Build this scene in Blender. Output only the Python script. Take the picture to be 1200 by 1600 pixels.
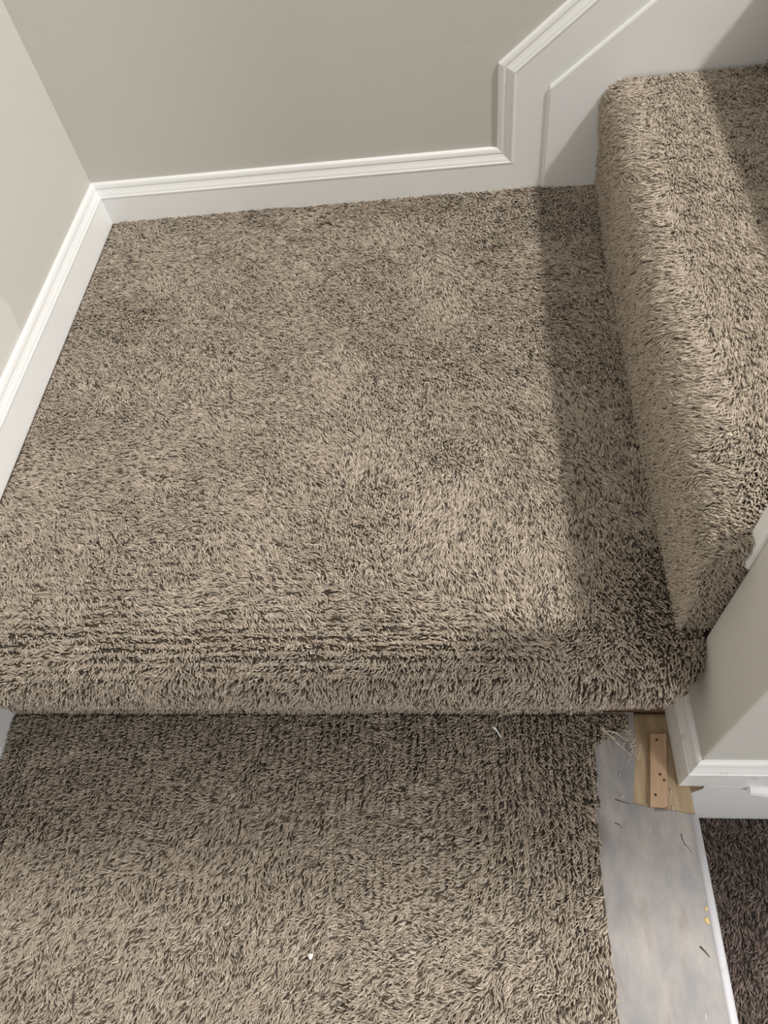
import bpy, bmesh, math
import numpy as np
from mathutils import Vector, Matrix

for o in list(bpy.data.objects):
    bpy.data.objects.remove(o, do_unlink=True)
S = bpy.context.scene
COL = S.collection
U = 0.82                      # one design unit = the camera's height above the landing, in metres
rng = np.random.default_rng(11)

# ------------------------------------------------------------------ camera
def rot_w2c(a, b, c):
    def Rx(t): return np.array([[1, 0, 0], [0, math.cos(t), -math.sin(t)], [0, math.sin(t), math.cos(t)]])
    def Rz(t): return np.array([[math.cos(t), -math.sin(t), 0], [math.sin(t), math.cos(t), 0], [0, 0, 1]])
    base = np.array([[1, 0, 0], [0, 0, -1], [0, 1, 0]], float)
    return Rz(c) @ Rx(a) @ base @ Rz(b)
RW = rot_w2c(0.969184898, -0.204585906, -0.202160265)
cam_d = bpy.data.cameras.new('camera')
cam_d.sensor_fit = 'VERTICAL'
cam_d.sensor_height = 36.0
cam_d.lens = 1113.19 / 1600 * 36.0
cam_d.clip_start = 0.02
cam = bpy.data.objects.new('camera', cam_d)
COL.objects.link(cam)
M3 = np.stack([RW[0], -RW[1], -RW[2]], axis=1)
mw = Matrix([[*M3[i], 0] for i in range(3)] + [[0, 0, 0, 1]])
mw.translation = Vector((0, 0, U))
cam.matrix_world = mw
S.camera = cam

# ------------------------------------------------------------------ world, lamps, exposure
w = bpy.data.worlds.new('world'); S.world = w; w.use_nodes = True
w.node_tree.nodes['Background'].inputs[0].default_value = (1.0, 1.0, 0.99, 1)
w.node_tree.nodes['Background'].inputs[1].default_value = 0.52
def lamp(name, loc, power, radius, col):
    d = bpy.data.lights.new(name, 'POINT'); d.energy = power; d.shadow_soft_size = radius; d.color = col
    o = bpy.data.objects.new(name, d); o.location = loc; COL.objects.link(o); return o
lamp('stairwell_ceiling_lamp', (2.2, 0.50, 3.18), 495, 0.13, (1.0, 0.98, 0.945))
lamp('lower_hall_lamp', (1.3, -1.2, 1.3), 80, 0.25, (1.0, 0.98, 0.97))
S.view_settings.view_transform = 'Standard'
S.view_settings.look = 'None'
S.view_settings.gamma = 1.0
S.view_settings.use_curve_mapping = False
S.view_settings.exposure = 0.0

# ------------------------------------------------------------------ materials
def nt(name):
    m = bpy.data.materials.new(name); m.use_nodes = True
    t = m.node_tree; b = t.nodes['Principled BSDF']
    return m, t, b
def N(t, kind, **kw):
    n = t.nodes.new(kind)
    for k, v in kw.items(): setattr(n, k, v)
    return n
def lk(t, a, b): t.links.new(a, b)
def rgb(r, g, b):
    f = lambda c: (c / 255 / 12.92) if c / 255 <= 0.04045 else ((c / 255 + 0.055) / 1.055) ** 2.4
    return (f(r), f(g), f(b), 1)
def mix_col(t, fac, a, b):
    m = N(t, 'ShaderNodeMix', data_type='RGBA')
    for sock, v in ((m.inputs[0], fac), (m.inputs[6], a), (m.inputs[7], b)):
        if hasattr(v, 'links') or hasattr(v, 'is_linked'): lk(t, v, sock)
        else: sock.default_value = v
    return m.outputs[2]
def noise(t, vec, scale, detail=3, rough=0.5):
    n = N(t, 'ShaderNodeTexNoise'); n.inputs['Scale'].default_value = scale
    n.inputs['Detail'].default_value = detail; n.inputs['Roughness'].default_value = rough
    if vec is not None: lk(t, vec, n.inputs['Vector'])
    return n.outputs['Fac']
def ramp(t, fac, stops):
    r = N(t, 'ShaderNodeValToRGB'); lk(t, fac, r.inputs[0])
    e = r.color_ramp.elements
    while len(e) < len(stops): e.new(0.5)
    for el, (p, c) in zip(e, stops): el.position = p; el.color = c
    return r.outputs[0]
def bump(t, b, h, strength, dist):
    n = N(t, 'ShaderNodeBump'); n.inputs['Strength'].default_value = strength
    n.inputs['Distance'].default_value = dist
    lk(t, h, n.inputs['Height']); lk(t, n.outputs[0], b.inputs['Normal'])
def mapped(t, scale=(1, 1, 1)):
    tc = N(t, 'ShaderNodeTexCoord'); mp = N(t, 'ShaderNodeMapping'); mp.inputs['Scale'].default_value = scale
    lk(t, tc.outputs['Object'], mp.inputs['Vector']); return mp.outputs[0]

def m_paint(name, c, var=0.03, patch=None, rough=0.6):
    m, t, b = nt(name)
    v = mapped(t)
    c2 = tuple(x * (1 - var * 2) for x in c[:3]) + (1,)
    col = mix_col(t, noise(t, v, 2.2, 4), c, c2)
    if patch:
        # a slightly lighter, uneven round spot in the wall colour
        (px, py, pz), r, c3 = patch
        mp = N(t, 'ShaderNodeMapping'); mp.inputs['Location'].default_value = (-px, -py, -pz)
        lk(t, v, mp.inputs['Vector'])
        ln = N(t, 'ShaderNodeVectorMath', operation='LENGTH'); lk(t, mp.outputs[0], ln.inputs[0])
        ad = N(t, 'ShaderNodeMath', operation='MULTIPLY_ADD')
        lk(t, noise(t, v, 9, 2), ad.inputs[0]); ad.inputs[1].default_value = 0.03; lk(t, ln.outputs['Value'], ad.inputs[2])
        mr = N(t, 'ShaderNodeMapRange'); lk(t, ad.outputs[0], mr.inputs[0])
        mr.inputs[1].default_value = r + 0.010; mr.inputs[2].default_value = r; mr.inputs[3].default_value = 0; mr.inputs[4].default_value = 1
        col = mix_col(t, mr.outputs[0], col, c3)
    lk(t, col, b.inputs['Base Color'])
    b.inputs['Roughness'].default_value = rough
    b.inputs['Specular IOR Level'].default_value = 0.3
    bump(t, b, noise(t, v, 260, 2), 0.12, 0.002)
    return m
def m_trim(name, c=(0.85, 0.85, 0.835, 1), rough=0.34, dirt=0.0):
    m, t, b = nt(name)
    v = mapped(t)
    col = mix_col(t, noise(t, v, 7, 3), c, tuple(x * 0.95 for x in c[:3]) + (1,))
    if dirt:
        f = ramp(t, noise(t, v, 45, 6, 0.7), [(0.58, (0, 0, 0, 1)), (0.72, (dirt,) * 3 + (1,))])
        col = mix_col(t, f, col, rgb(150, 135, 112))
    lk(t, col, b.inputs['Base Color'])
    b.inputs['Roughness'].default_value = rough
    bump(t, b, noise(t, mapped(t, (1, 1, 1)), 60, 3), 0.08, 0.002)
    return m
def m_wood(name, c1, c2, stretch=(60, 5, 60), knots=True):
    m, t, b = nt(name)
    v = mapped(t, stretch)
    f = noise(t, v, 1.3, 6, 0.6)
    col = ramp(t, f, [(0.3, c1), (0.7, c2)])
    if knots:
        sp = ramp(t, noise(t, mapped(t), 110, 2), [(0.68, (0, 0, 0, 1)), (0.74, (0.8, 0.8, 0.8, 1))])
        col = mix_col(t, sp, col, rgb(222, 205, 170))
    lk(t, col, b.inputs['Base Color']); b.inputs['Roughness'].default_value = 0.7
    bump(t, b, f, 0.3, 0.001)
    return m
def m_plain(name, c, rough=0.6, metal=0.0):
    m, t, b = nt(name)
    v = mapped(t)
    lk(t, mix_col(t, noise(t, v, 90, 3), c, tuple(x * 0.8 for x in c[:3]) + (1,)), b.inputs['Base Color'])
    b.inputs['Roughness'].default_value = rough; b.inputs['Metallic'].default_value = metal
    return m
def m_greypaint(name):
    m, t, b = nt(name)
    v = mapped(t)
    st = mapped(t, (9, 4.5, 9))
    base = ramp(t, noise(t, st, 3.0, 6, 0.62), [(0.34, rgb(134, 132, 133)), (0.5, rgb(151, 146, 143)), (0.66, rgb(165, 158, 152))])
    # brown grime, pale scratches and paint-worn flecks
    gr = ramp(t, noise(t, mapped(t, (26, 9, 26)), 2.0, 5, 0.65), [(0.54, (0, 0, 0, 1)), (0.74, (0.55, 0.55, 0.55, 1))])
    base = mix_col(t, gr, base, rgb(128, 112, 98))
    sc = ramp(t, noise(t, mapped(t, (150, 30, 150)), 1.4, 2, 0.5), [(0.72, (0, 0, 0, 1)), (0.78, (0.8, 0.8, 0.8, 1))])
    base = mix_col(t, sc, base, rgb(205, 203, 200))
    lk(t, base, b.inputs['Base Color']); b.inputs['Roughness'].default_value = 0.5
    bump(t, b, noise(t, st, 6, 5), 0.15, 0.002)
    return m
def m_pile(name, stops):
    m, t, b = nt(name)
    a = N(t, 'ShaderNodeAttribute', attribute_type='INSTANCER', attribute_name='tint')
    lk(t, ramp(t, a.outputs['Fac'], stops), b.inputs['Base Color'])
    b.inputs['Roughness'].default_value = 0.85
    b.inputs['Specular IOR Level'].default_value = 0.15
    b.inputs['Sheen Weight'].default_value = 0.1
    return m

MAT = {}
MAT['wall'] = m_paint('greige_wall_paint', (0.60, 0.58, 0.535, 1))
MAT['wall_l'] = m_paint('greige_wall_paint_spotted', (0.60, 0.58, 0.535, 1), patch=((-0.88 * U, 0.995 * U, 0.150 * U), 0.085, (0.66, 0.65, 0.60, 1)))
MAT['trim'] = m_trim('white_trim_paint')
MAT['trim_dirty'] = m_trim('white_trim_paint_worn', dirt=0.5)
MAT['ply'] = m_wood('bare_plywood', rgb(150, 130, 102), rgb(188, 166, 134))
MAT['strip'] = m_wood('tack_strip_wood', rgb(178, 146, 116), rgb(200, 168, 138), (90, 5, 90), False)
MAT['riser'] = m_wood('bare_riser_wood', rgb(122, 98, 76), rgb(154, 126, 98), (6, 6, 70), False)
MAT['grey'] = m_greypaint('grey_floor_paint')
MAT['nail'] = m_plain('rusty_nail', rgb(62, 46, 36), 0.5, 0.6)
MAT['staple'] = m_plain('bright_staple', rgb(225, 225, 225), 0.3, 0.3)
MAT['thread'] = m_plain('pale_thread', rgb(206, 196, 176), 0.8)
MAT['lint'] = m_plain('white_lint', rgb(235, 232, 228), 0.8)
MAT['dark'] = m_plain('dark_debris', rgb(84, 78, 73), 0.8)
MAT['yellow'] = m_plain('dried_yellow_glue', rgb(206, 182, 120), 0.5)
MAT['backing'] = m_plain('carpet_backing', rgb(84, 72, 58), 0.95)
MAT['backing_d'] = m_plain('dark_carpet_backing', rgb(56, 47, 42), 0.95)
BEIGE = [(0.0, rgb(66, 57, 49)), (0.16, rgb(100, 89, 77)), (0.24, rgb(152, 139, 124)), (0.7, rgb(180, 167, 151)), (1.0, rgb(204, 192, 177))]
MAT['pile'] = m_pile('beige_flecked_pile', BEIGE)
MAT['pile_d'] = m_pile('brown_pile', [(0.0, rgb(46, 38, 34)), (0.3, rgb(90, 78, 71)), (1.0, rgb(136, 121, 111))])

# ------------------------------------------------------------------ helpers
def tag(o, label=None, cat=None, group=None, kind=None):
    if label: o['label'] = label
    if cat: o['category'] = cat
    if group: o['group'] = group
    if kind: o['kind'] = kind
    return o
def mesh_obj(name, bm, mat, parent=None, smooth=False):
    bmesh.ops.recalc_face_normals(bm, faces=bm.faces)
    me = bpy.data.meshes.new(name); bm.to_mesh(me); bm.free()
    if smooth:
        for p in me.polygons: p.use_smooth = True
    me.materials.append(mat)
    o = bpy.data.objects.new(name, me); COL.objects.link(o)
    if parent: o.parent = parent
    return o
def empty(name):
    o = bpy.data.objects.new(name, None); o.empty_display_size = 0.05; COL.objects.link(o); return o
def box_bm(x0, x1, y0, y1, z0, z1, bev=0.0, seg=2):          # design units; bevel in metres
    bm = bmesh.new()
    bmesh.ops.create_cube(bm, size=1)
    for v in bm.verts:
        v.co = Vector(((x0 if v.co.x < 0 else x1) * U, (y0 if v.co.y < 0 else y1) * U, (z0 if v.co.z < 0 else z1) * U))
    if bev: bmesh.ops.bevel(bm, geom=bm.edges[:], offset=bev, segments=seg, affect='EDGES', profile=0.5)
    return bm
def prism_bm(pts, axis, a, b, bev=0.0):
    """extrude a polygon (design units) along axis 'x','y' or 'z' from a to b"""
    bm = bmesh.new()
    def mk(p, q):
        if axis == 'z': return Vector((p[0], p[1], q)) * U
        if axis == 'y': return Vector((p[0], q, p[1])) * U
        return Vector((q, p[0], p[1])) * U
    lo = [bm.verts.new(mk(p, a)) for p in pts]; hi = [bm.verts.new(mk(p, b)) for p in pts]
    n = len(pts)
    bm.faces.new(lo); bm.faces.new(hi[::-1])
    for i in range(n): bm.faces.new((lo[i], lo[(i + 1) % n], hi[(i + 1) % n], hi[i]))
    if bev: bmesh.ops.bevel(bm, geom=bm.edges[:], offset=bev, segments=2, affect='EDGES', profile=0.5)
    return bm
BH = 0.104 * U                                               # baseboard height in metres
# (outwards, upwards) in metres: flat board with a stepped, rounded top
PROF = [(0, 0), (.0115, 0), (.0115, .0545), (.0123, .0565), (.0123, .0590), (.0110, .0600), (.0100, .0640), (.0078, .0690),
        (.0064, .0735), (.0070, .0755), (.0064, .0790), (.0052, .0825), (.0028, .0848), (0, .0853)]
def board_bm(A, B, up, out, cutA=(0, 0), cutB=(0, 0), prof=PROF):
    """sweep the baseboard profile from A to B (metres); cut = (per up, per out) shift along the run: mitred ends"""
    A, B, up, out = Vector(A), Vector(B), Vector(up), Vector(out)
    d = (B - A).normalized()
    bm = bmesh.new(); r0, r1 = [], []
    for (n, u) in prof:
        r0.append(bm.verts.new(A + up * u + out * n + d * (cutA[0] * u + cutA[1] * n)))
        r1.append(bm.verts.new(B + up * u + out * n + d * (cutB[0] * u + cutB[1] * n)))
    k = len(prof)
    for i in range(k): bm.faces.new((r0[i], r0[(i + 1) % k], r1[(i + 1) % k], r1[i]))
    bm.faces.new(r0); bm.faces.new(r1[::-1])
    return bm
def structure(name, bm, mat, label, smooth=False):
    return tag(mesh_obj(name, bm, mat, smooth=smooth), label, kind='structure')
def tube_bm(pts, r0, r1=None, sides=6):
    r1 = r0 if r1 is None else r1
    bm = bmesh.new(); rings = []
    P = [Vector(p) for p in pts]
    for i, p in enumerate(P):
        d = (P[min(i + 1, len(P) - 1)] - P[max(i - 1, 0)]).normalized()
        a = d.orthogonal().normalized(); b = d.cross(a)
        r = r0 + (r1 - r0) * i / (len(P) - 1)
        rings.append([bm.verts.new(p + (a * math.cos(k * 2 * math.pi / sides) + b * math.sin(k * 2 * math.pi / sides)) * r) for k in range(sides)])
    for i in range(len(P) - 1):
        for k in range(sides):
            bm.faces.new((rings[i][k], rings[i][(k + 1) % sides], rings[i + 1][(k + 1) % sides], rings[i + 1][k]))
    bm.faces.new(rings[0][::-1]); bm.faces.new(rings[-1])
    return bm

# ------------------------------------------------------------------ levels (design units)
XL, YB = -0.882, 1.600            # wall planes, left and back
LX = -0.866                       # left edge of the carpet
RISE = 0.237
ZT = -0.250                       # bare top of the lower step
ZF = -0.500                       # pile level of the lower floor
KX, KY0, KY1 = 0.340, 0.302, 0.442  # end face and two sides of the half wall
BBX, BBY = 0.325, 0.287           # faces of its baseboards

# ------------------------------------------------------------------ walls, floor, trim
structure('wall_back', box_bm(XL - .15, 2.4, YB, YB + .15, -.62, 3.0), MAT['wall'], 'greige painted back wall above the landing')
structure('wall_left', box_bm(XL - .15, XL, -1.6, YB, -.62, 3.0), MAT['wall_l'], 'greige painted left wall with a lighter spot')
structure('wall_right', box_bm(KX, 2.2, KY0, KY1, -.62, 1.25, 0.004), MAT['wall'], 'greige half wall end beside the stairs')
structure('floor', box_bm(XL - .15, 2.4, -1.6, YB, -.62, -.515), MAT['backing_d'], 'lower floor under the dark carpet')

zb = -0.008 * U
structure('baseboard_back', board_bm((XL * U, YB * U, zb), (0.200 * U, YB * U, zb), (0, 0, 1), (0, -1, 0), (0, 1), (-1.0, 0)),
          MAT['trim'], 'white moulded baseboard along the back wall')
structure('baseboard_left', board_bm((XL * U, YB * U, zb), (XL * U, .40 * U, zb), (0, 0, 1), (1, 0, 0), (0, 1), (0, 0)),
          MAT['trim'], 'white moulded baseboard along the left wall of the landing')
structure('baseboard_left', board_bm((XL * U, .46 * U, -.252 * U), (XL * U, -1.6 * U, -.252 * U), (0, 0, 1), (1, 0, 0),
          prof=[(n + .008 if n else 0, u) for n, u in PROF]), MAT['trim'], 'white baseboard on the left wall beside the lower step')
# the baseboard moulding climbing beside the flight: an upright piece, then a sloping one
ang = math.atan2(RISE, 0.310)
mit = math.tan((math.pi / 2 - ang) / 2)
zi = 0.222
structure('trim_1', board_bm((0.200 * U, YB * U, zb), (0.200 * U, YB * U, zi * U), (-1, 0, 0), (0, -1, 0), (1.0, 0), (mit, 0)),
          MAT['trim'], 'upright white moulding piece where the baseboard turns up the stairs')
dv = Vector((math.cos(ang), 0, math.sin(ang))); dn = Vector((-math.sin(ang), 0, math.cos(ang)))
P0 = Vector((0.200 * U, YB * U, zi * U))
structure('trim_2', board_bm(P0, P0 + dv * 1.9, dn, (0, -1, 0), (-mit, 0), (0, 0)),
          MAT['trim'], 'sloping white moulding piece rising along the stairs')
# skirt board below that moulding, a little proud of it, with a rounded edge
q = 1.9 / U
sk = [(0.200, -.05), (0.200, zi), (0.200 + dv.x * q, zi + dv.z * q), (0.200 + dv.x * q, -.05)]
structure('trim_3', prism_bm(sk, 'y', YB, YB - .0195, 0.0045), MAT['trim'], 'flat white skirt board beside the carpeted steps')
# skirt board on the inner side of the half wall, its cut end showing
q2 = 1.3
sk2 = [(KX - .002, .185), (KX - .002, .50), (KX + dv.x * q2, .50 + dv.z * q2), (KX + dv.x * q2, .17 + dv.z * q2 - .15), (KX + .05, .15)]
structure('trim_4', prism_bm(sk2, 'y', KY1 + .002, KY1 + .030, 0.004), MAT['trim'], 'cut white end of the skirt board on the half wall')
# baseboards of the half wall
structure('baseboard_right', board_bm((KX * U, .47 * U, ZT * U), (KX * U, KY0 * U, ZT * U), (0, 0, 1), (-1, 0, 0), (0, 0), (0, 1)),
          MAT['trim_dirty'], 'short white baseboard on the end of the half wall')
structure('baseboard_front', board_bm((KX * U, KY0 * U, ZT * U), (2.0 * U, KY0 * U, ZT * U), (0, 0, 1), (0, -1, 0), (0, -1), (0, 0)),
          MAT['trim_dirty'], 'white baseboard on the front of the half wall, chipped at its lower edge')
t5 = structure('trim_5', prism_bm([(.340, ZF - .03), (.340, ZT - .082), (.349, ZT - .074), (.358, ZT - .058), (.372, ZT - .022), (.366, ZT - .004), (2.0, ZT - .004), (2.0, ZF - .03)], 'y', KY0, KY0 - .013, 0.0015),
          MAT['trim'], 'plain white board below the half wall baseboard, broken at its corner')
mesh_obj('exposed_wood', box_bm(.341, .392, .2915, .3015, ZT - .10, ZT - .001), MAT['riser'], t5)
tw = board_bm((.436 * U, (KY0 - .013) * U, (ZT - .002) * U), (.80 * U, (KY0 - .013) * U, (ZT - .006 - .20) * U), (0, 0, 1), (0, -1, 0),
              prof=[(0, -.012), (.006, -.012), (.009, -.006), (.007, 0), (.0, .002)])
structure('trim_6', tw, MAT['trim'], 'thin white moulding strip sloping down across the lower board')

# ------------------------------------------------------------------ solid stair bodies
bm = prism_bm([(.411, -.62), (.411, -.112), (.46, -.108), (.50, -.018), (YB, -.018), (YB, -.62)], 'x', XL, KX)
o = tag(mesh_obj('stair_landing', bm, MAT['riser']), 'timber landing platform under the large beige carpet, bare riser showing at right', 'landing')
for i in range(3):
    x0 = .362 + .31 * i
    tag(mesh_obj('stair_step', box_bm(x0, x0 + .31, .474, YB - .026, -.018 + (RISE * i if i else 0), RISE * (i + 1) - .018), MAT['riser']),
        ['first timber step up from the landing, under its carpet', 'second timber step up, under its carpet', 'third timber step up, beyond the picture edge'][i], 'step')

tr = empty('lower_step'); tr.location = (0, 0, ZT * U)
tag(tr, 'lower step with grey painted edge and bare plywood corner', 'step')
def child(name, bm, mat, parent, smooth=False):
    bmesh.ops.translate(bm, verts=bm.verts, vec=-Vector(parent.location))
    return mesh_obj(name, bm, mat, parent, smooth)
XE = 0.347
child('body', box_bm(XL, XE - .006, -.42, .410, -.62, ZT - .022), MAT['trim'], tr)
child('tread_board', box_bm(XL, XE, -.45, .410, ZT - .035, ZT - .0018, 0.009, 4), MAT['ply'], tr, True)
# grey paint film: leaves the plywood corner bare
pl = [(XL, -.447), (XE - .0105, -.447), (XE - .0105, .2446), (.3327, .2452), (.3187, .2488), (.3034, .2505), (.2901, .2532), (.2764, .2539), (.2641, .2576), (.2504, .2594), (.2579, .295), (.2662, .3361), (.2711, .3679), (.2735, .4090), (XL, .4090)]
child('grey_paint', prism_bm(pl, 'z', ZT - .003, ZT), MAT['grey'], tr)
# rounded edge proud of the board, its lit highlight put into a paler paint
ed = [(XE - .0115, ZT - .003), (XE - .0113, ZT + .0003), (XE - .0070, ZT - .0002), (XE - .002, ZT - .0012), (XE + .0025, ZT - .0055), (XE + .004, ZT - .014), (XE + .003, ZT - .026), (XE - .001, ZT - .034), (XE - .0115, ZT - .036)]
child('rounded_edge', prism_bm(ed, 'y', -.448, .2450), m_trim('lit_edge_paint', rgb(205, 204, 208), 0.4, 0.25), tr, True)
# wear marks and blobs lying on the paint
def strand(name, pts, r, mat, parent=None):
    return child(name, tube_bm([Vector(p) * U for p in pts], r, r * .5, 6), mat, parent, True)
for pts, r in ((((.3165, .2160, ZT), (.3171, .2090, ZT), (.3190, .2012, ZT + .0005), (.3242, .1959, ZT), (.3277, .1896, ZT)), .0007),
               (((.3151, .0653, ZT), (.3209, .0591, ZT + .0005), (.3257, .0523, ZT)), .0012),
               (((.2234, .2658, ZT), (.2339, .2621, ZT + .001), (.2464, .2593, ZT)), .0007),
               (((.2184, .2301, ZT), (.2249, .2274, ZT + .0006), (.2282, .2227, ZT)), .0007)):
    strand('dark_scuff', pts, r, MAT['dark'], tr)
for (x, y, s) in ((.3335, .1139, .0022), (.3310, .0989, .0030), (.3335, .0960, .0016)):
    bm = bmesh.new(); bmesh.ops.create_icosphere(bm, subdivisions=2, radius=s)
    for v in bm.verts: v.co = Vector((v.co.x, v.co.y * 1.2, v.co.z * .25)) + Vector((x * U, y * U, ZT * U))
    child('glue_blob', bm, MAT['yellow'], tr, True)

# tack strip with its nails
ts = empty('tack_strip'); ts.location = (.2980 * U, .315 * U, (ZT - .002) * U)
tag(ts, 'narrow orange wooden tack strip nailed to bare plywood corner', 'tack strip')
child('strip', prism_bm([(.2944, .3705), (.3203, .3706), (.3023, .2569), (.2977, .2530), (.2754, .2546)], 'z', ZT - .0018, ZT + .0060, 0.0006), MAT['strip'], ts)
for (x, y) in ((.2990, .3040), (.3039, .2950), (.2866, .2721), (.3028, .3597)):
    bm = bmesh.new()
    bmesh.ops.create_cone(bm, cap_ends=True, segments=10, radius1=.0017, radius2=.0012, depth=.0022,
                          matrix=Matrix.Translation((x * U, y * U, (ZT + .0065) * U)))
    child('nail', bm, MAT['nail'], ts, True)
# ragged splinters left at the end of the strip
for k in range(5):
    x = .2840 + k * .0038
    strand('splinter', [(x, .256, ZT + .002), (x + .001, .2525, ZT + .003), (x + .0005 * k, .2490 - .0006 * (k % 2), ZT + .001)], .0007, MAT['dark'], ts)
# staples left in the grey paint
for k, (x, y, lab) in enumerate(((.2526, .3277, 'tiny bright staple in grey paint nearest the tack strip top'), (.2358, .3039, 'tiny bright staple in grey paint beside the carpet edge'),
                                 (.2350, .2699, 'tiny bright staple just above the dark scuff'), (.3133, .2788, 'tiny bright staple on plywood right of the tack strip middle'), (.3112, .2530, 'tiny bright staple on plywood right beside the tack strip end'))):
    pts = [Vector((x * U, (y - .004) * U, ZT * U)), Vector((x * U, (y - .003) * U, ZT * U + .0012)), Vector((x * U + .0003, (y + .003) * U, ZT * U + .0012)), Vector((x * U, (y + .004) * U, ZT * U))]
    tag(mesh_obj('staple', tube_bm(pts, .0005), MAT['staple'], smooth=True), lab, 'staple', 'staples left in the lower step')

# ------------------------------------------------------------------ carpet pile: yarn tufts instanced on points
def pile_tree(name, mat, length, r0, r1):
    g = bpy.data.node_groups.new(name, 'GeometryNodeTree')
    g.interface.new_socket('Geometry', in_out='INPUT', socket_type='NodeSocketGeometry')
    g.interface.new_socket('Geometry', in_out='OUTPUT', socket_type='NodeSocketGeometry')
    n = g.nodes; L = g.links
    gi = n.new('NodeGroupInput'); go = n.new('NodeGroupOutput')
    join = n.new('GeometryNodeJoinGeometry')
    for bend, wig in ((0.42, 0.10), (0.62, -0.12), (0.25, 0.16), (0.5, -0.02)):
        c = n.new('GeometryNodeMeshCone')
        c.fill_type = 'NGON'
        c.inputs['Vertices'].default_value = 5
        c.inputs['Side Segments'].default_value = 4
        c.inputs['Radius Top'].default_value = r1
        c.inputs['Radius Bottom'].default_value = r0
        c.inputs['Depth'].default_value = length
        pos = n.new('GeometryNodeInputPosition'); sx = n.new('ShaderNodeSeparateXYZ'); L.new(pos.outputs[0], sx.inputs[0])
        def mth(op, a, b=None):
            m = n.new('ShaderNodeMath'); m.operation = op
            for i, v in enumerate((a, b)):
                if v is None: continue
                if isinstance(v, (int, float)): m.inputs[i].default_value = v
                else: L.new(v, m.inputs[i])
            return m.outputs[0]
        u = mth('DIVIDE', sx.outputs[2], length)
        bx = mth('MULTIPLY', mth('POWER', u, 2.0), bend * length)
        by = mth('MULTIPLY', mth('SINE', mth('MULTIPLY', u, 4.0)), wig * length)
        bz = mth('MULTIPLY', mth('POWER', u, 2.0), -bend * 0.35 * length)
        cb = n.new('ShaderNodeCombineXYZ'); L.new(bx, cb.inputs[0]); L.new(by, cb.inputs[1]); L.new(bz, cb.inputs[2])
        sp = n.new('GeometryNodeSetPosition'); L.new(c.outputs['Mesh'], sp.inputs['Geometry']); L.new(cb.outputs[0], sp.inputs['Offset'])
        sm = n.new('GeometryNodeSetMaterial'); sm.inputs['Material'].default_value = mat; L.new(sp.outputs[0], sm.inputs['Geometry'])
        ss = n.new('GeometryNodeSetShadeSmooth'); L.new(sm.outputs[0], ss.inputs['Geometry'])
        ti = n.new('GeometryNodeGeometryToInstance'); L.new(ss.outputs[0], ti.inputs[0])
        L.new(ti.outputs[0], join.inputs[0])
    iop = n.new('GeometryNodeInstanceOnPoints')
    L.new(gi.outputs[0], iop.inputs['Points']); L.new(join.outputs[0], iop.inputs['Instance'])
    iop.inputs['Pick Instance'].default_value = True
    def attr(nm, ty):
        a = n.new('GeometryNodeInputNamedAttribute'); a.data_type = ty; a.inputs['Name'].default_value = nm; return a.outputs[0]
    L.new(attr('variant', 'INT'), iop.inputs['Instance Index'])
    L.new(attr('turn', 'FLOAT_VECTOR'), iop.inputs['Rotation'])
    L.new(attr('size', 'FLOAT_VECTOR'), iop.inputs['Scale'])
    L.new(iop.outputs[0], go.inputs[0])
    return g
PILE_L = 0.0096
TREE = pile_tree('beige_pile_tufts', MAT['pile'], PILE_L, 0.00125, 0.00065)
TREE_D = pile_tree('brown_pile_tufts', MAT['pile_d'], PILE_L, 0.00125, 0.00065)

class Field:
    """smooth random field on a grid"""
    def __init__(s, cell, seed):
        s.c = cell; s.g = np.random.default_rng(seed).normal(size=(256, 256))
    def __call__(s, x, y):
        x = x / s.c + 100.37; y = y / s.c + 100.71
        i = np.floor(x).astype(int); j = np.floor(y).astype(int); fx = x - i; fy = y - j
        fx = fx * fx * (3 - 2 * fx); fy = fy * fy * (3 - 2 * fy)
        g = s.g; i %= 255; j %= 255
        return (g[i, j] * (1 - fx) + g[i + 1, j] * fx) * (1 - fy) + (g[i, j + 1] * (1 - fx) + g[i + 1, j + 1] * fx) * fy

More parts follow.
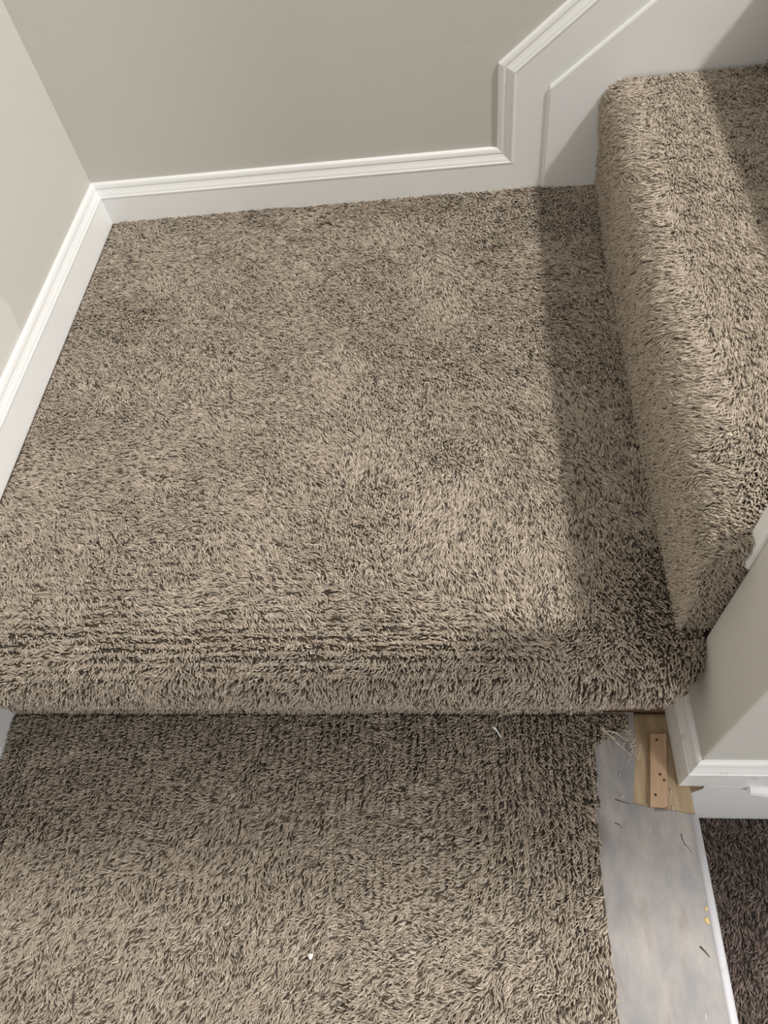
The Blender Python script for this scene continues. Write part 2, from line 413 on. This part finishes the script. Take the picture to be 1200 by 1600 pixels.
def pile(parent, tree, P, Nn, lean, tilt, seed, length=1.0, dark=0.17, tshift=None, thick=1.0):
    """P, Nn, lean: (n,3) arrays; tilt (n,) radians from the normal"""
    r = np.random.default_rng(seed)
    n = len(P)
    lean = lean - Nn * (lean * Nn).sum(1)[:, None]
    lean /= np.linalg.norm(lean, axis=1)[:, None] + 1e-9
    D = Nn * np.cos(tilt)[:, None] + lean * np.sin(tilt)[:, None]
    Z = D / np.linalg.norm(D, axis=1)[:, None]
    Xa = lean - Z * (lean * Z).sum(1)[:, None]; Xa /= np.linalg.norm(Xa, axis=1)[:, None] + 1e-9
    Ya = np.cross(Z, Xa)
    # rotation matrix columns Xa Ya Z -> XYZ euler
    ey = np.arcsin(np.clip(-Xa[:, 2], -1, 1)); ex = np.arctan2(Ya[:, 2], Z[:, 2]); ez = np.arctan2(Xa[:, 1], Xa[:, 0])
    me = bpy.data.meshes.new('carpet_pile')
    me.vertices.add(n); me.vertices.foreach_set('co', P.astype(np.float32).ravel())
    def put(nm, ty, data, key):
        a = me.attributes.new(nm, ty, 'POINT'); a.data.foreach_set(key, np.ascontiguousarray(data).ravel())
    put('turn', 'FLOAT_VECTOR', np.stack([ex, ey, ez], 1).astype(np.float32), 'vector')
    ls = length * r.uniform(.8, 1.2, n); ws = thick * r.uniform(.8, 1.25, n)
    put('size', 'FLOAT_VECTOR', np.stack([ws, ws, ls], 1).astype(np.float32), 'vector')
    put('variant', 'INT', r.integers(0, 4, n).astype(np.int32), 'value')
    tint = np.where(r.random(n) < dark, r.uniform(0, .2, n), np.clip(r.normal(.6, .17, n), .24, 1))
    if tshift is not None: tint = np.clip(tint + tshift, 0, 1)
    put('tint', 'FLOAT', tint.astype(np.float32), 'value')
    me.update()
    me.materials.append(MAT['pile'] if tree is TREE else MAT['pile_d'])
    o = bpy.data.objects.new('carpet_pile', me); COL.objects.link(o); o.parent = parent; o['kind'] = 'stuff'
    md = o.modifiers.new('tufts', 'NODES'); md.node_group = tree
    return o

class Profile:
    """polyline in a vertical plane (metres), sampled by arc length"""
    def __init__(s, pts):
        s.p = np.array(pts, float) * U
        d = np.linalg.norm(np.diff(s.p, axis=0), axis=1); s.s = np.concatenate([[0], np.cumsum(d)]); s.L = s.s[-1]
        t = np.gradient(s.p, axis=0); t /= np.linalg.norm(t, axis=1)[:, None]; s.t = t
    def at(s, a):
        q = np.stack([np.interp(a, s.s, s.p[:, k]) for k in (0, 1)], 1)
        t = np.stack([np.interp(a, s.s, s.t[:, k]) for k in (0, 1)], 1); t /= np.linalg.norm(t, axis=1)[:, None]
        return q, t
def arc(cx, cz, r, a0, a1, n=14):
    return [(cx + r * math.cos(math.radians(a)), cz + r * math.sin(math.radians(a))) for a in np.linspace(a0, a1, n)]
def dense(a, b, n): return [(a[0] + (b[0] - a[0]) * k / n, a[1] + (b[1] - a[1]) * k / n) for k in range(n)]
def grid(L, W, ps, pt, seed, jit=.28):
    r = np.random.default_rng(seed)
    a, b = np.meshgrid(np.arange(ps / 2, L, ps), np.arange(pt / 2, W, pt), indexing='ij')
    b = b + (np.arange(a.shape[0]) % 2)[:, None] * pt * .5
    return (a + r.normal(0, jit * ps, a.shape)).ravel(), (b + r.normal(0, jit * pt, b.shape)).ravel()
def sheet_bm(rows):
    """rows: list of lists of points (metres) -> surface"""
    bm = bmesh.new(); V = [[bm.verts.new(p) for p in r] for r in rows]
    for i in range(len(V) - 1):
        for j in range(len(V[0]) - 1):
            bm.faces.new((V[i][j], V[i][j + 1], V[i + 1][j + 1], V[i + 1][j]))
    return bm
PH = 0.0066                       # the pile surface stands this far above the backing
PS, PT = 0.0028, 0.00245           # row pitch, stitch pitch
f1, f2, f3, f4 = Field(.20, 1), Field(.035, 2), Field(.016, 3), Field(.09, 4)
g1, g2, g3 = Field(.16, 5), Field(.03, 6), Field(.014, 7)
def angle_dir(phi): return np.cos(phi), np.sin(phi)

# ---- landing carpet: flat, over the rounded nosing, down the riser
prof = dense((YB, 0), (.440, 0), 40) + [(.436 + .083 * math.cos(math.radians(a)), -.054 + .054 * math.sin(math.radians(a))) for a in np.linspace(90, 222, 28)] + [(.384, -.093), (.396, -.0955), (.402, -.102)] + dense((.4025, -.106), (.4025, -.252), 14) + [(.4025, -.252)]
PL = Profile(prof)
def right_round(x, y, z):
    """the wrapped nosing draws back a little at its end by the half wall"""
    k = np.clip((x / U - .262) / .078, 0, 1) ** 2 * np.clip((.50 * U - y) / (.12 * U), 0, 1)
    return y + k * .052 * U
s, t = grid(PL.L, (KX - LX) * U, PS, PT, 21)
q0, _ = PL.at(s); y0_ = q0[:, 0] / U
amp = np.interp(y0_, [.36, .38, .42, .50, .58, .75, .80], [0, .0012, .0038, .0020, .0008, .0005, 0]) * np.clip((.16 - (LX + t / U)) / .15, 0.15, 1) * np.clip(((LX + t / U) + .86) / .12, .2, 1)
s = np.clip(s + amp * np.sin(2 * np.pi * (s + f4(t, s) * .002) / .0130), 0, PL.L)
q, tg = PL.at(s); x = LX * U + t
y, z = q[:, 0], q[:, 1]
ny, nz = -tg[:, 1], tg[:, 0]
sg = np.where(nz * 0 + 1 > 0, 1, 1)
nrm = np.stack([np.zeros_like(x), tg[:, 1], -tg[:, 0]], 1)      # path runs towards -y, so outward = (dz, -dy)
y2 = right_round(x, y, z)
u_ = x / U
keep = np.where(y / U > .472, u_ < .322, u_ < KX - .002)
cutx = np.interp(z / U, [-.25, -.235, -.20, -.13, -.097], [.198, .206, .244, .262, .40]) + f3(z, x) * .004
keep &= (z / U > -.096) | (u_ < cutx)
keep &= ~((s > PL.L - .004))
P = np.stack([x, y2, z], 1) - nrm * PH
yy = np.clip(y / U, 0, 2)
# lean of the pile: brushed towards the viewer's right over most of the landing, along the wall at left, towards the back at right
phi = np.radians(-50) + f1(x, y) * .40 + f2(x, y) * .22 + f3(x, y) * .22
phi += np.interp(u_, [-.87, -.6, -.2, .1, .3], [.55, .35, .1, -.45, -.65])
front = np.clip((.62 - yy) / .16, 0, 1) * np.clip((.12 - u_) / .2, 0, 1)
phi = phi * (1 - front) + front * (np.radians(-8) + f2(x, y) * .3 + f3(x, y) * .4)
cx_, cy_ = angle_dir(phi)
lean = np.stack([cx_, cy_, np.zeros_like(x)], 1)
# on the nosing and riser the pile hangs down
onn = np.clip((.50 - y / U) / .09, 0, 1)
down = np.stack([f2(x, s) * .6, np.full(len(x), -.35), np.full(len(x), -1.)], 1)
lean = lean * (1 - onn)[:, None] + down * onn[:, None]
tilt = .80 + f4(x, y) * .16 + f3(y, x) * .10 + np.random.default_rng(3).normal(0, .13, len(x))
tilt = tilt * (1 - onn) + onn * (.20 + f3(x, s) * .15 + np.random.default_rng(4).normal(0, .18, len(x)))
keep &= ~((np.random.default_rng(8).random(len(x)) < .34 * onn * (z / U < -.012)))
cornr = np.clip((u_ - .16) / .10, 0, 1) * np.clip((.66 - yy) / .14, 0, 1)
tilt = tilt * (1 - .85 * cornr)
keep &= ~(np.random.default_rng(9).random(len(x)) < .25 * cornr)
tilt = np.clip(tilt, .05, 1.15)
lc = empty('landing_carpet'); tag(lc, 'large beige flecked carpet covering the landing and wrapping its rounded front edge', 'carpet')
k = keep
pile(lc, TREE, P[k], nrm[k], lean[k], tilt[k], 31, dark=.16)
rows = []
ss = np.concatenate([np.linspace(0, 1.17 * U - .06, 8), np.linspace(1.17 * U - .05, PL.L, 60)])
qq, tt = PL.at(ss)
xs = np.concatenate([np.linspace(LX, .19, 8), np.linspace(.20, KX - .003, 14)])
bm = bmesh.new(); V = []
for a in range(len(ss)):
    row = []
    for xx in xs:
        Y0 = right_round(np.array([xx * U]), np.array([qq[a, 0]]), 0)[0]
        row.append(bm.verts.new((xx * U, Y0 - tt[a, 1] * PH, qq[a, 1] + tt[a, 0] * PH)))
    V.append(row)
for a in range(len(ss) - 1):
    for b in range(len(xs) - 1):
        if qq[a, 1] < -.0965 * U and xs[b] > .19 and xs[b + 1] > np.interp(qq[a, 1] / U, [-.25, -.235, -.20, -.13, -.097], [.200, .208, .246, .264, .40]): continue
        if qq[a, 0] > .50 * U and xs[b + 1] > .325: continue
        bm.faces.new((V[a][b], V[a][b + 1], V[a + 1][b + 1], V[a + 1][b]))
mesh_obj('carpet_backing', bm, MAT['backing'], lc, True)

# ---- carpets of the steps going up to the right
def bow(y):
    """the nosing is not quite parallel to the wall: it comes forward away from it"""
    return np.interp(np.asarray(y) / U, [.45, .85, 1.25, 1.58], [-.020, -.020, -.010, 0]) * U
for i in range(2):
    ox, oz = .31 * i, RISE * i
    pr = [(.319 + ox, -.012 + oz)] + dense((.319 + ox, 0 + oz), (.317 + ox, .095 + oz), 8) + dense((.317 + ox, .095 + oz), (.3075 + ox, .135 + oz), 4) + [(.366 + ox + .060 * math.cos(math.radians(a)), .169 + oz + .066 * math.sin(math.radians(a))) for a in np.linspace(196, 90, 20)] + dense((.374 + ox, .235 + oz), (.628 + ox, .235 + oz), 16) + [(.628 + ox, .235 + oz)]
    PR = Profile(pr)
    Y0, Y1 = .450, 1.577
    s, t = grid(PR.L, (Y1 - Y0) * U, PS * .96, PT, 41 + i)
    q, tg = PR.at(s); y = Y0 * U + t; x, z = q[:, 0], q[:, 1]
    nrm = np.stack([-tg[:, 1], np.zeros_like(x), tg[:, 0]], 1)
    P = np.stack([x + bow(y), y, z], 1) - nrm * PH
    xx = x / U - ox
    flat = np.clip((xx - .345) / .055, 0, 1)
    phi = np.radians(-86) + g1(x, y) * .20 + g2(x, y) * .18 + g3(x, y) * .14
    phi = phi * flat + (1 - flat) * (np.radians(-178) + g2(x, y) * .35 + g3(x, y) * .3)
    cx_, cy_ = angle_dir(phi)
    lean = np.stack([cx_, cy_, np.zeros_like(x)], 1)
    rise_ = (z / U - oz < .19)
    lean[rise_] = np.stack([np.full(rise_.sum(), -.1), g2(y, z)[rise_] * .4, np.full(rise_.sum(), -1.)], 1)
    tilt = .96 + g2(y, x) * .08 + g3(y, x) * .06 + np.random.default_rng(5 + i).normal(0, .12, len(x))
    tilt = np.where(rise_, .55 + g3(y, z) * .2, tilt)
    frn = np.clip((.66 - y / U) / .16, 0, 1)
    tilt = np.clip(tilt * (1 - .7 * frn), .05, 1.15)
    k = (s < PR.L - .003) & ((x / U - ox < .380) | (y / U > .474))
    # the rolled end of the carpet beside the half wall
    ex, ez = [a.ravel() for a in np.meshgrid(np.arange(.280, .372, PT / U) + ox, np.arange(.0, .236, PS / U) + oz, indexing='ij')]
    r_ = np.random.default_rng(77 + i); ex = ex + r_.normal(0, .0008, len(ex)); ez = ez + r_.normal(0, .0008, len(ez))
    xin = np.interp(ez - oz, [0, .095, .135, .17, .205, .225, .235], [.319, .317, .309, .306, .316, .334, .39]) - .018 + ox
    ke = ex > xin + .003
    ne = int(ke.sum())
    Pe = np.stack([ex[ke] * U, np.full(ne, (Y0 - .001) * U) + PH, ez[ke] * U], 1)
    P = np.concatenate([P[k], Pe]); nrm = np.concatenate([nrm[k], np.tile([[-.35, -.93, .1]], (ne, 1))])
    lean = np.concatenate([lean[k], r_.normal(0, 1, (ne, 3)) + [[0, 0, -.5]]]); tilt = np.concatenate([tilt[k], r_.uniform(.1, .6, ne)])
    k = slice(None)
    sc = empty('step_carpet')
    tag(sc, ['beige flecked carpet over the first step up, rounded front edge in full view', 'beige carpet on the second step up, only a sliver at the right edge'][i], 'carpet', 'carpets on the steps going up')
    pile(sc, TREE, P[k], nrm[k], lean[k], tilt[k], 51 + i, dark=.07, length=1.15 - .2 * np.concatenate([rise_[(s < PR.L - .003) & ((x / U - ox < .380) | (y / U > .474))], np.ones(ne)]))
    ss = np.linspace(0, PR.L, 70); qq, tt = PR.at(ss)
    mesh_obj('carpet_backing', sheet_bm([[(qq[a, 0] + tt[a, 1] * PH + float(bow(yv * U)), (yv if yv > .5 or qq[a, 0] / U - ox < .376 else .474) * U, qq[a, 1] - tt[a, 0] * PH) for yv in (Y0 + .004, .85, 1.05, 1.25, 1.42, Y1)] for a in range(len(ss))]), MAT['backing'], sc, True)

# ---- flat carpets: cut piece on the lower step, dark one on the lower floor
def flat_carpet(name, label, x0, x1, y0, y1, ztop, tree, back, seed, phi0, dark, cut=None, swap=True, shape=None, holes=None):
    e = empty(name); tag(e, label, 'carpet')
    s, t = grid((x1 - x0) * U, (y1 - y0) * U, PS, PT, seed, .24)
    s = s + .0011 * np.sin(2 * np.pi * (s + f4(s, t) * .002) / .0105) * np.clip((t / U + y0 - .02) / .1, 0, 1)
    x, y = x0 * U + s, y0 * U + t
    k = np.ones(len(x), bool)
    if cut is not None: k &= x / U < cut(y / U)
    if holes is not None: k &= holes(x / U, y / U)
    x, y = x[k], y[k]
    nrm = np.zeros((len(x), 3)); nrm[:, 2] = 1
    P = np.stack([x, y, np.full(len(x), ztop * U - PH)], 1)
    phi = phi0(x / U, y / U) + f1(x + 3, y) * .35 + g2(x + 3, y) * .3 + g3(x + 3, y) * .35
    lean = np.stack([np.cos(phi), np.sin(phi), np.zeros(len(x))], 1)
    tilt = np.clip(shape(x / U, y / U) + f4(x + 3, y) * .1 + g3(y, x + 3) * .16 + np.random.default_rng(seed).normal(0, .15, len(x)), .05, 1.15)
    pile(e, tree, P, nrm, lean, tilt, seed + 1, dark=dark)
    if cut is None: pts = [(x0, y0), (x1, y0), (x1, y1), (x0, y1)]
    else:
        ys = np.linspace(y0, y1, 60); pts = [(x0, y1), (x0, y0)] + [(float(cut(np.array([v]))[0]) + .001, v) for v in ys]
    mesh_obj('carpet_backing', prism_bm(pts, 'z', ztop - PH / U - .004, ztop - PH / U), back, e)
    return e
cutf = lambda y: np.interp(y, [-.45, -.03, .09, .20, .25, .262, .30, .345, .358, .368, .380, .40], [.186, .187, .186, .188, .190, .1985, .197, .198, .212, .238, .258, .262]) + f3(y * U * 1.5, y * 0 + .3) * .0022
def shp(x, y):
    v = .62 + .12 * np.clip((-y - .2) / .1, 0, 1)
    v = v - .40 * np.clip((y - .22) / .10, 0, 1)                        # upright below the nosing
    v = v - .40 * np.clip((x - .06) / .10, 0, 1) * np.clip((y - .05) / .1, 0, 1)
    v = v - .45 * np.clip((-.50 - x) / .2, 0, 1) * np.clip((y - .10) / .1, 0, 1)
    return v
tc_ = flat_carpet('cut_carpet', 'beige flecked carpet on the lower step, cut off along the grey paint', LX + .012, .28, -.43, .401, -.237, TREE, MAT['backing'], 61,
            lambda x, y: np.radians(-112) + .25 * np.sin(x * 6), .18, cut=cutf, shape=shp)
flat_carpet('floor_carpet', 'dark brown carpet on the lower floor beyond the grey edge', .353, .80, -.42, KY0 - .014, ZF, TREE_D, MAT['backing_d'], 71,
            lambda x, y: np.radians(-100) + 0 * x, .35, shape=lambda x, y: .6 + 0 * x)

# ---- frayed backing threads at the cut corner under the nosing
def wander(a, b, n, amp, seed, sag=0):
    r = np.random.default_rng(seed); a, b = np.array(a) * U, np.array(b) * U
    out = []
    for k in range(n + 1):
        f = k / n
        p = a + (b - a) * f + (r.normal(0, amp, 3) if 0 < k < n else 0)
        p[2] -= sag * 4 * f * (1 - f)
        out.append(p)
    # smooth
    o2 = [out[0]]
    for k in range(n):
        o2 += [(out[k] * .5 + out[k + 1] * .5), out[k + 1]]
    return o2
fr = empty('frayed_threads'); fr.location = (.235 * U, .355 * U, ZT * U)
tag(fr, 'tuft of frayed pale threads hanging at the torn carpet corner', 'threads')
r = np.random.default_rng(91)
src = (.212, .372, -.222)
ends = [((.2435, .3454, -.240), .0009, .0010), ((.2560, .3560, -.235), .0008, .0012), ((.2400, .3430, -.246), .0003, .0018), ((.2582, .3341, -.246), .0007, .0015), ((.2620, .3520, -.238), .0006, .0012),
        ((.2125, .3214, -.247), .0003, .0014), ((.2080, .3300, -.247), .0003, .0014), ((.2300, .3380, -.247), .0003, .0018)]
for i, (e_, rad, amp) in enumerate(ends):
    a = (src[0] + r.normal(0, .004), src[1] + r.normal(0, .003), src[2] + r.normal(0, .006))
    child('thread', tube_bm(wander(a, e_, 6, amp, 100 + i, -.003), rad, rad * .6, 5), MAT['thread'], fr, True)
for i in range(34):
    f_ = r.random()
    bx, by, bz = .252 + f_ * .012 + r.normal(0, .004), .366 - f_ * .026 + r.normal(0, .004), -.226 - f_ * .012 + r.normal(0, .005)
    e_ = (bx + r.normal(0, .006), by + r.normal(0, .009), max(bz + r.normal(0, .008), -.2485))
    child('thread', tube_bm(wander((bx, by, max(bz, -.248)), e_, 4, .0012, 200 + i), .00055, .0004, 5), MAT['thread'], fr, True)

# ---- bits lying on the carpets
def pp(x, y, z): return np.array((x, y, z)) * U
def loose(name, label, cat, pts, r0, r1, mat, group=None):
    bm = tube_bm(pts, r0, r1, 6)
    return tag(mesh_obj(name, bm, mat, smooth=True), label, cat, group)
loose('loose_thread', 'pale loose thread caught under the landing edge', 'thread', [pp(.0385, .362, -.128), pp(.0420, .361, -.122), pp(.0470, .361, -.114), pp(.0600, .363, -.108), pp(.0745, .364, -.108)], .0010, .0005, MAT['thread'])
loose('lint_curl', 'white scrap of lint with curled thread on the lower carpet', 'lint', [pp(.0335, .371, -.212), pp(.0375, .3690, -.220), pp(.0420, .3640, -.226), pp(.0460, .3585, -.230)], .0019, .0007, MAT['lint'])
loose('loose_thread', 'thin curled thread beside the white lint scrap', 'thread',
      [pp(.0480, .3570, -.231), pp(.0488, .3520, -.232), pp(.0450, .3457, -.232), pp(.0354, .3424, -.232), pp(.0420, .3405, -.232), pp(.0524, .3425, -.232), pp(.0600, .3480, -.232), pp(.0625, .3560, -.231), pp(.0723, .3544, -.231)], .0006, .0005, MAT['thread'])
bm = bmesh.new(); bmesh.ops.create_icosphere(bm, subdivisions=1, radius=.0036)
for v in bm.verts: v.co = Vector((v.co.x * (1 + .4 * math.sin(v.co.y * 900)), v.co.y * 1.1, v.co.z * .7)) + Vector(pp(-.2530, .0335, -.2330))
tag(mesh_obj('paper_crumb', bm, MAT['lint']), 'small white crumb on the lower carpet', 'crumb')
loose('loose_thread', 'short fine thread sticking out of the landing carpet', 'thread', [pp(-.1990, .8610, .001), pp(-.1985, .8700, .006), pp(-.1930, .8860, .008), pp(-.1843, .8866, .006), pp(-.1806, .8640, .001)], .0006, .0005, MAT['thread'])
loose('loose_thread', 'fine pale hair sticking out at the foot of the first step', 'thread', [pp(.2720, .6245, .004), pp(.2810, .6235, .011), pp(.2900, .6219, .010)], .0005, .0004, MAT['thread'])
